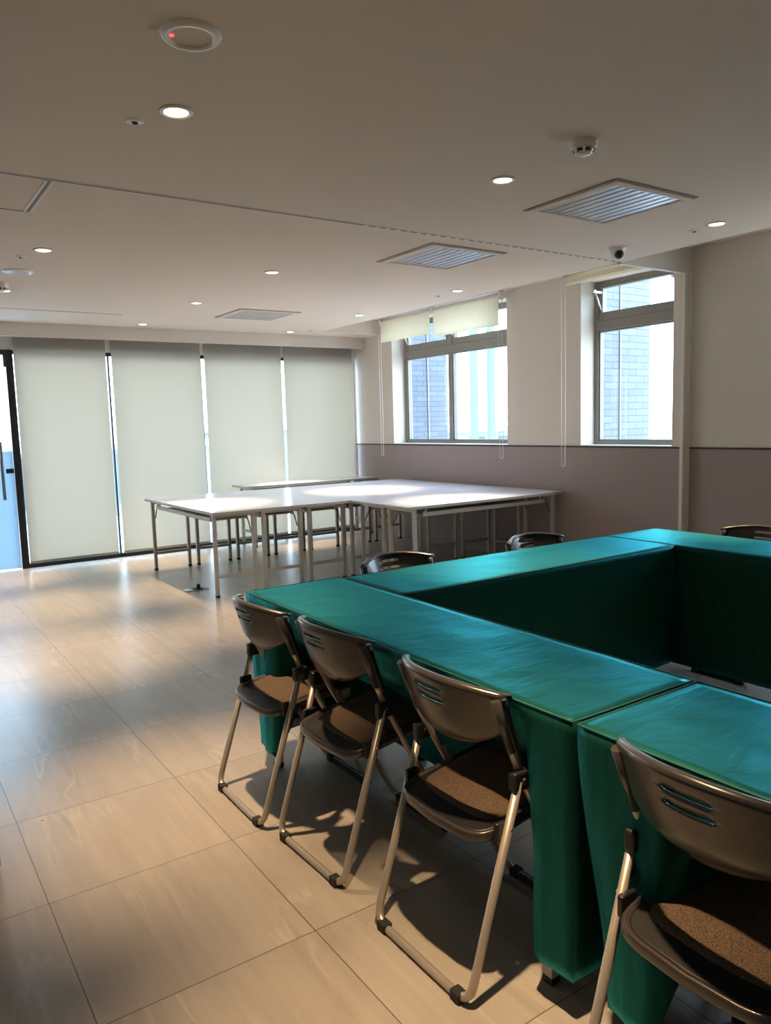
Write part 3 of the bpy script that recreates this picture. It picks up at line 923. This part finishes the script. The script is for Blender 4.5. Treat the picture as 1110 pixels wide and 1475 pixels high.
def tablecloth(label, x0, x1, y0, y1, zt, sides, seed, hem=0.10, corner={}):
    """fitted cloth: puckered top and four skirts. sides: {'-x': list of tucked spans, ...}; spans in world units along the edge"""
    b = bm_new()
    step = 0.03
    nx = max(8, int((x1 - x0) / step)); ny = max(8, int((y1 - y0) / step))
    def ztop(x, y):
        e = min(x - x0, x1 - x, y - y0, y1 - y)
        v = Vector((x * 2.3, y * 2.3, seed))
        w = noise.noise(v) * 0.004 + noise.noise(Vector((x * 9 + y * 4, y * 5 - x * 2, seed + 3))) * 0.0022
        w += 0.0035 * max(0.0, noise.noise(Vector((x * 3 + y * 14, y * 3, seed + 9)))) * math.exp(-e / 0.16)
        return zt + w * smooth(e / 0.05) + 0.001
    V = [[b.verts.new((x0 + (x1 - x0) * i / nx, y0 + (y1 - y0) * j / ny, ztop(x0 + (x1 - x0) * i / nx, y0 + (y1 - y0) * j / ny))) for i in range(nx + 1)] for j in range(ny + 1)]
    for j in range(ny):
        for i in range(nx):
            f = b.faces.new((V[j][i], V[j][i + 1], V[j + 1][i + 1], V[j + 1][i])); f.smooth = True
    nz = 22
    def skirt(top, nrm, spans, axis):
        kk = 1.0 if spans is not None else 0.12
        spans = spans or []
        grid = []
        for k, v in enumerate(top):
            p = v.co.copy()
            u = p.y if axis == 'y' else p.x
            s = 0.0
            for (a, c) in spans:
                if a < u < c:
                    s = max(s, smooth(min(u - a, c - u) / 0.048))
            col = [v]
            lo, hi = (y0, y1) if axis == 'y' else (x0, x1)
            near = min(u - lo, hi - u)
            for m in range(1, nz + 1):
                t = m / nz
                z = zt + (hem - zt) * t
                fold = 0.013 * noise.noise(Vector((u * 7.0 + t * 0.8, seed * 2.0, t * 1.2))) + 0.010 * noise.noise(Vector((u * 19.0 - t * 2.5, seed + 5, t * 2.2)))
                fold = max(fold, -0.0015)
                free = smooth(near / 0.06)
                off = (fold * smooth(t * 2.5) * kk + 0.004 * kk * smooth(t * 6)) * free
                # the corners are stitched and hang a little inwards at the hem
                d = 1 if (u - lo) < (hi - u) else -1
                if axis == 'y':
                    ix, iy = corner.get((round(nrm.x), -d), (0.012, 0.012))
                    inn, aln, ax_ = ix, iy, Vector((0, d, 0))
                else:
                    ix, iy = corner.get((-d, round(nrm.y)), (0.012, 0.012))
                    inn, aln, ax_ = iy, ix, Vector((d, 0, 0))
                fall = smooth(1 - near / 0.22)
                off -= inn * smooth(t) * fall
                straight = Vector((0, 0, z)) + nrm * off
                # pushed in over the chair seats
                tz = zt - 0.255 * t
                toff = 0.002 - 0.045 * smooth(t / 0.5) - 0.13 * smooth((t - 0.45) / 0.55) + fold * 0.6
                tuck = Vector((0, 0, tz)) + nrm * toff
                q = straight.lerp(tuck, s)
                along = ax_ * aln * smooth(t) * fall
                X, Y, Z = p.x + q.x + along.x, p.y + q.y + along.y, q.z
                col.append(b.verts.new((X, Y, Z)))
            grid.append(col)
        for i in range(len(grid) - 1):
            for m in range(nz):
                f = b.faces.new((grid[i][m], grid[i + 1][m], grid[i + 1][m + 1], grid[i][m + 1])); f.smooth = True
    skirt([V[j][0] for j in range(ny + 1)], Vector((-1, 0, 0)), sides.get('-x'), 'y')
    skirt([V[j][nx] for j in range(ny + 1)], Vector((1, 0, 0)), sides.get('+x'), 'y')
    skirt([V[0][i] for i in range(nx + 1)], Vector((0, -1, 0)), sides.get('-y'), 'x')
    skirt([V[ny][i] for i in range(nx + 1)], Vector((0, 1, 0)), sides.get('+y'), 'x')
    o = obj('tablecloth', b, 'green_satin')
    tag(o, label, 'tablecloth', 'green satin tablecloths')
    sd = o.modifiers.new('thickness', 'SOLIDIFY'); sd.thickness = 0.0015; sd.offset = 1
    # piped seam round the top edge
    p = bm_new()
    loop = []
    n1 = 14
    cs = [(x0, y0), (x1, y0), (x1, y1), (x0, y1)]
    for (a, c) in zip(cs, cs[1:] + cs[:1]):
        for k in range(n1):
            t = k / n1
            px, py = a[0] + (c[0] - a[0]) * t, a[1] + (c[1] - a[1]) * t
            loop.append((px, py, zt + 0.0015 + 0.0012 * noise.noise(Vector((px * 8, py * 8, seed)))))
    add_tube(p, loop, 0.0028, 6, closed=True)
    obj('piping', p, 'green_piping', o)
    return o

TB = make_table('folding_table', 'white folding table under the left green cloth in front of the three chairs, feet showing', 'tables hidden under green cloths', CL - 0.015, 0.44, 0.742)
put(TB, 1.525, 2.075, 0)
ZC = 0.750
for (x, y, rz, lb) in ((1.525, 0.245, 0, 'white folding table under the nearest green cloth'),
                       (2.665, 2.715, PI / 2, 'white folding table under the green cloth across the far side of the ring'),
                       (3.80, 2.055, 0, 'white folding table under the right hand green cloth, farther half'),
                       (3.80, 0.235, 0, 'white folding table under the right hand green cloth, nearer half')):
    put(copy_tree(TB), x, y, rz, lb)

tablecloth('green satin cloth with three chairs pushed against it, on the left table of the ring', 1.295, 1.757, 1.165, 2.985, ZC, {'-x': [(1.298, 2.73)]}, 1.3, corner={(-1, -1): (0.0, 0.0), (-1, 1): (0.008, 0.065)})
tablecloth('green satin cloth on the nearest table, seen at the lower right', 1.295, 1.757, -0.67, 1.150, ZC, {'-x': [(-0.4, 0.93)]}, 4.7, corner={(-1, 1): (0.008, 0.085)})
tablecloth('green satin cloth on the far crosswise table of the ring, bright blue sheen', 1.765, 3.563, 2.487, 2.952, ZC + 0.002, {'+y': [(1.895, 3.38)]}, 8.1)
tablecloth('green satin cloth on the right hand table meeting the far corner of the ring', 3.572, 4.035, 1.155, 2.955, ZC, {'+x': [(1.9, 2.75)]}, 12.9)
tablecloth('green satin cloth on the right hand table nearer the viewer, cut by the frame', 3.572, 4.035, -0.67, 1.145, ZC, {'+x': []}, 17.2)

# ------------------------------------------------------------------ folding chairs
def make_chair(label):
    """faces +X; the rear floor bar lies at x = 0, origin on the floor"""
    t = thing('folding_chair', label, 'chair', (0, 0, 0), 0, 'folding chairs around the green tables')
    # rear frame: U of tube, bar on the floor
    hw = 0.207
    b = bm_new()
    pts = [(0.172, hw, 0.545), (0.012, hw - 0.004, 0.03), (0.0, hw - 0.02, 0.014), (0.0, -hw + 0.02, 0.014), (0.012, -hw + 0.004, 0.03), (0.172, -hw, 0.545)]
    pts = round_path([(0.172, hw, 0.545), (-0.002, hw, 0.013), (-0.002, -hw, 0.013), (0.172, -hw, 0.545)], 0.055, 7)
    add_tube(b, pts, 0.0115, 12)
    rear = obj('rear_frame', b, 'chair_metal', t)
    for s in (-1, 1):
        b = bm_new(); add_box(b, -0.017, 0.013, s * 0.165 - 0.018, s * 0.165 + 0.018, 0.0, 0.028, bevel=0.003)
        obj('foot_clip', b, 'rubber', rear)
        b = bm_new(); add_tube(b, [(0.136, s * hw, 0.43), (0.136, s * (hw + 0.0135), 0.43)], 0.005, 8)
        obj('rivet', b, 'silver', rear)
    # front frame: from the top of the back down to the front floor bar
    b = bm_new()
    pts = round_path([(0.105, 0.198, 0.765), (0.168, 0.194, 0.605), (0.205, 0.187, 0.53), (0.487, 0.172, 0.012), (0.487, -0.172, 0.012), (0.205, -0.187, 0.53), (0.168, -0.194, 0.605), (0.105, -0.198, 0.765)], 0.05, 6)
    add_tube(b, pts, 0.0112, 12)
    front = obj('front_frame', b, 'chair_metal', t)
    for s in (-1, 1):
        b = bm_new(); add_box(b, 0.470, 0.504, s * 0.135 - 0.016, s * 0.135 + 0.016, 0.0, 0.027, bevel=0.003)
        obj('foot_clip', b, 'rubber', front)
    # low black guard on the front bar
    b = bm_new(); add_box(b, 0.474, 0.500, -0.115, 0.115, 0.001, 0.022, bevel=0.003)
    obj('bar_guard', b, 'rubber', front)
    # pivots
    for s in (-1, 1):
        b = bm_new()
        add_box(b, 0.150, 0.205, s * 0.2035 - 0.014, s * 0.2035 + 0.014, 0.520, 0.570, bevel=0.006)
        add_tube(b, [(0.182, s * 0.187, 0.545), (0.182, s * 0.225, 0.545)], 0.009, 10)
        obj('pivot_bracket', b, 'black_plastic', t)
    # black sleeves beside the tubes, closing the ends of the shell
    for sg in (-1, 1):
        b = bm_new()
        prev = None
        rows = []
        for k in range(9):
            q = k / 8
            z = 0.766 - 0.186 * q
            xt = 0.112 + (0.748 - z) * 0.385
            wd = 0.036 * (1 - 0.55 * q)
            yo, yi = 0.2075, 0.183 + 0.004 * q
            rows.append([b.verts.new((xt + dx, sg * yy, z)) for dx, yy in ((0.003, yi), (0.003, yo), (wd * 0.8, yo + 0.001), (wd, (yo + yi) / 2), (wd * 0.8, yi))])
        for r0, r1 in zip(rows, rows[1:]):
            for j in range(5):
                f = b.faces.new((r0[j], r0[(j + 1) % 5], r1[(j + 1) % 5], r1[j])); f.smooth = True
        b.faces.new(rows[0]); b.faces.new(rows[-1][::-1])
        obj('back_sleeve', b, 'black_plastic', t)
        b = bm_new(); add_tube(b, [(0.1035, sg * 0.198, 0.769), (0.160, sg * 0.1945, 0.622)], 0.0128, 12)
        obj('tube_cover', b, 'chair_plastic', t)
    # back shell: curved panel with two slots
    hwb = 0.207
    us = sorted(set([round(-1 + 2 * k / 30, 4) for k in range(31)] + [-0.27, 0.27, -0.24, 0.24]))
    slots = [(0.735, 0.746), (0.707, 0.718)]
    zs = sorted(set([0.612, 0.622, 0.64, 0.66, 0.68, 0.694, 0.703, 0.707, 0.709, 0.716, 0.718, 0.7265, 0.735, 0.737, 0.744, 0.746, 0.754, 0.762, 0.77]))
    def zmap(u, z):
        a = abs(u)
        top = 0.772 + 0.026 * (1 - a ** 2.2)
        bot = 0.612 + 0.060 * a ** 2.6 + 0.015 * a
        f = (z - 0.612) / (0.77 - 0.612)
        # keep the slots level in the middle
        return bot + (top - bot) * f
    def shell_x(u, z):
        side = 0.128 + (0.748 - z) * 0.385                      # follows the tubes
        bulge = 0.088 * (1 - abs(u) ** 2.1) * (1.0 - 0.18 * (z - 0.612) / 0.17)
        low = 0.020 * smooth((0.665 - z) / 0.06) * (1 - abs(u) ** 2)   # bottom turns forwards
        return side - bulge + low - 0.004
    b = bm_new()
    grid = {}
    for u in us:
        for z in zs:
            zz = zmap(u, z)
            y = u * hwb
            grid[(u, z)] = b.verts.new((shell_x(u, zz), y, zz))
    for i in range(len(us) - 1):
        for j in range(len(zs) - 1):
            uc = (us[i] + us[i + 1]) / 2; zc = (zs[j] + zs[j + 1]) / 2
            hole = False
            for (a, c) in slots:
                if a < zc < c and abs(uc) < 0.27:
                    hole = not (abs(uc) > 0.24 and (zc < a + 0.002 or zc > c - 0.002))
            if hole:
                continue
            f = b.faces.new((grid[(us[i], zs[j])], grid[(us[i + 1], zs[j])], grid[(us[i + 1], zs[j + 1])], grid[(us[i], zs[j + 1])]))
            f.smooth = True
    # rolled rim along the top
    last = [grid[(u, zs[-1])] for u in us]
    prev = last
    for (dx, dz) in ((0.004, 0.005), (0.011, 0.007), (0.019, 0.004), (0.022, -0.004)):
        cur = [b.verts.new((v.co.x + dx * (1 + 0.5 * abs(v.co.y / hwb) ** 3), v.co.y * (1 + 0.035 * abs(v.co.y / hwb) ** 6), v.co.z + dz)) for v in last]
        for i in range(len(us) - 1):
            f = b.faces.new((prev[i], prev[i + 1], cur[i + 1], cur[i])); f.smooth = True
        prev = cur
    bk = obj('backrest', b, 'chair_plastic', t)
    sd = bk.modifiers.new('shell', 'SOLIDIFY'); sd.thickness = 0.0045; sd.offset = 0
    # seat
    def seat_outline(grow=0.0):
        pts = []
        n = 48
        for k in range(n):
            a = 2 * PI * k / n
            ca, sa = math.cos(a), math.sin(a)
            e = 0.27
            px = 0.268 + (0.200 + grow) * math.copysign(abs(ca) ** e, ca)
            py = (0.184 + grow) * math.copysign(abs(sa) ** e, sa)
            if ca < 0:   # rounded rear edge
                px -= 0.022 * (1 - (py / 0.184) ** 2)
            pts.append((px, py))
        return pts
    def seat_z(x):
        return 0.405 + 0.055 * (x - 0.07) / 0.4
    def loft(b, layers, shift=0.0):
        rings = [[b.verts.new((x + shift * (1 if x < 0.268 else 0), y, seat_z(x) + dz)) for x, y in seat_outline(g)] for g, dz in layers]
        for r0, r1 in zip(rings, rings[1:]):
            n = len(r0)
            for k in range(n):
                f = b.faces.new((r0[k], r0[(k + 1) % n], r1[(k + 1) % n], r1[k])); f.smooth = True
        b.faces.new(rings[0]); b.faces.new(rings[-1])
    b = bm_new()
    loft(b, ((-0.020, -0.016), (-0.002, -0.015), (0.0, -0.011), (0.0, 0.008), (-0.002, 0.011), (-0.009, 0.011), (-0.013, 0.006)))
    st = obj('seat', b, 'chair_plastic', t)
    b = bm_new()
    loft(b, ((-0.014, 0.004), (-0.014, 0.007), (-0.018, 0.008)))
    obj('seat_shadow_inlay', b, 'black_plastic', st)  # black inlay puts the backrest's shadow into the colour of the brown seat
    b = bm_new()
    loft(b, ((-0.030, 0.006), (-0.032, 0.016), (-0.042, 0.021), (-0.08, 0.022)), 0.035)
    obj('seat_pad', b, 'seat_fabric', st)
    for s in (-1, 1):
        b = bm_new()
        add_box(b, 0.105, 0.155, s * 0.190 - 0.008, s * 0.190 + 0.008, 0.395, 0.445, bevel=0.005)
        obj('seat_hinge', b, 'black_plastic', st)
        # link bar between the seat and the front tube
        b = bm_new(); add_tube(b, [(0.235, s * 0.172, 0.49), (0.285, s * 0.176, 0.40)], 0.006, 6, square=True)
        obj('link_bar', b, 'chair_metal', t)
    return t

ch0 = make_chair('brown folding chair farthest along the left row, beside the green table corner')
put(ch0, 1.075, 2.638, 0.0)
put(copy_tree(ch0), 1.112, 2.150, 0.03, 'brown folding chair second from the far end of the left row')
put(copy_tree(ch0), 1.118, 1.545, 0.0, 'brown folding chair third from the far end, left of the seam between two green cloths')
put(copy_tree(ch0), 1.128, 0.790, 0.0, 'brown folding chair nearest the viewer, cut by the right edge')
def sticker(ch):
    b = bm_new(); add_box(b, 0.050, 0.054, -0.092, -0.068, 0.738, 0.752)
    obj('sticker', b, 'white_plastic', ch)['label'] = 'white sticker on the backrest'
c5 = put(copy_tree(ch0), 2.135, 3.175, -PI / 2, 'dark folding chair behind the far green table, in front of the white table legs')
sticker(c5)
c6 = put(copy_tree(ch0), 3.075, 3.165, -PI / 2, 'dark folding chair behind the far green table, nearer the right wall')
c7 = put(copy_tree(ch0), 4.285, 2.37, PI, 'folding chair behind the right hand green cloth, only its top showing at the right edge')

# ------------------------------------------------------------------ small things
t = thing('floor_outlet', 'small metal floor box with open lid on the floor before the white table leg', 'floor outlet', (2.41, 6.60, 0))
b = bm_new(); add_box(b, -0.07, 0.07, -0.06, 0.06, 0, 0.006, bevel=0.002)
obj('plate', b, 'brace_metal', t)
b = bm_new(); add_box(b, -0.05, 0.03, -0.02, 0.05, 0.004, 0.012, bevel=0.002)
add_tube(b, [(-0.01, 0.0, 0.006), (-0.01, 0.0, 0.05)], 0.018, 12)
obj('socket', b, 'black_plastic', t)
b = bm_new(); add_box(b, -0.14, -0.07, -0.05, 0.05, 0.002, 0.008, bevel=0.002)
obj('lid', b, 'silver', t)

# side table whose leg just shows at the left edge
t = thing('side_table', 'dark wooden side table, only one leg showing at the left edge', 'table', (-0.05, 2.99, 0))
b = bm_new(); add_box(b, -0.33, 0.33, -0.26, 0.26, 0.68, 0.71, bevel=0.004)
obj('tabletop', b, 'dark_wood', t)
for sx in (-1, 1):
    for sy in (-1, 1):
        b = bm_new(); add_box(b, sx * 0.287 - 0.022, sx * 0.287 + 0.022, sy * 0.21 - 0.022, sy * 0.21 + 0.022, 0, 0.68, bevel=0.003)
        obj('leg', b, 'dark_wood', t)

# ------------------------------------------------------------------ sky and daylight
w = bpy.data.worlds.new('World'); scene.world = w
w.use_nodes = True
nt = w.node_tree; nt.nodes.clear()
wo = N(nt, 'ShaderNodeOutputWorld')
bg = N(nt, 'ShaderNodeBackground', inp={'Strength': 7.9})
tc = N(nt, 'ShaderNodeTexCoord')
sp = N(nt, 'ShaderNodeSeparateXYZ'); nt.links.new(tc.outputs['Generated'], sp.inputs[0])
rp = N(nt, 'ShaderNodeValToRGB')
rp.color_ramp.elements[0].position = 0.46; rp.color_ramp.elements[0].color = (0.34, 0.36, 0.38, 1)
rp.color_ramp.elements[1].position = 0.51; rp.color_ramp.elements[1].color = (0.73, 0.875, 1.0, 1)
e = rp.color_ramp.elements.new(1.0); e.color = (0.52, 0.73, 1.0, 1)
mr = N(nt, 'ShaderNodeMapRange', inp={'From Min': -1.0, 'From Max': 1.0}); nt.links.new(sp.outputs[2], mr.inputs['Value'])
nt.links.new(mr.outputs[0], rp.inputs[0]); nt.links.new(rp.outputs[0], bg.inputs['Color'])
nt.links.new(bg.outputs[0], wo.inputs['Surface'])

# daylight coming in through the openings (light portals steer the sampling, they add no light)
def portal(loc, rot, sx, sy):
    ld = bpy.data.lights.new('daylight_portal', 'AREA'); ld.shape = 'RECTANGLE'; ld.size = sx; ld.size_y = sy
    ld.cycles.is_portal = True
    o = bpy.data.objects.new('daylight_portal', ld); COL.objects.link(o); o.location = loc; o.rotation_euler = rot
for a, b_ in OPEN:
    portal((W + 0.32, (a + b_) / 2, (ZS + ZT) / 2), (0, PI / 2, 0), ZT - ZS, b_ - a)
portal(((XL + 5.56) / 2, D + 0.09, 1.16), (-PI / 2, 0, 0), 5.56 - XL, 2.3)

# ------------------------------------------------------------------ camera
yaw, pitch, roll = 0.595977644, 0.115699480, -0.0284635361
cy, sy = math.cos(yaw), math.sin(yaw)
f0 = Vector((sy, cy, 0)); r0 = Vector((cy, -sy, 0)); u = Vector((0, 0, 1))
fw = f0 * math.cos(pitch) - u * math.sin(pitch)
up = u * math.cos(pitch) + f0 * math.sin(pitch)
rt = r0 * math.cos(roll) + up * math.sin(roll)
up2 = up * math.cos(roll) - r0 * math.sin(roll)
cd = bpy.data.cameras.new('camera'); cam = bpy.data.objects.new('camera', cd); COL.objects.link(cam)
M = Matrix((rt, up2, -fw)).transposed().to_4x4()
M.translation = Vector((0, 0, 1.45))
cam.matrix_world = M
cd.sensor_width = 36.0; cd.sensor_fit = 'AUTO'
cd.lens = 1098.19 / 1475 * 36.0
cd.clip_start = 0.02; cd.clip_end = 500
scene.camera = cam

vs = scene.view_settings
vs.view_transform = 'Standard'; vs.look = 'None'; vs.gamma = 1.0; vs.use_curve_mapping = False
vs.exposure = 0.5
scene.cycles.max_bounces = 10
scene.cycles.diffuse_bounces = 5
scene.cycles.glossy_bounces = 4
scene.cycles.transparent_max_bounces = 16
scene.cycles.transmission_bounces = 6
scene.cycles.sample_clamp_indirect = 6.0
scene.cycles.use_denoising = True
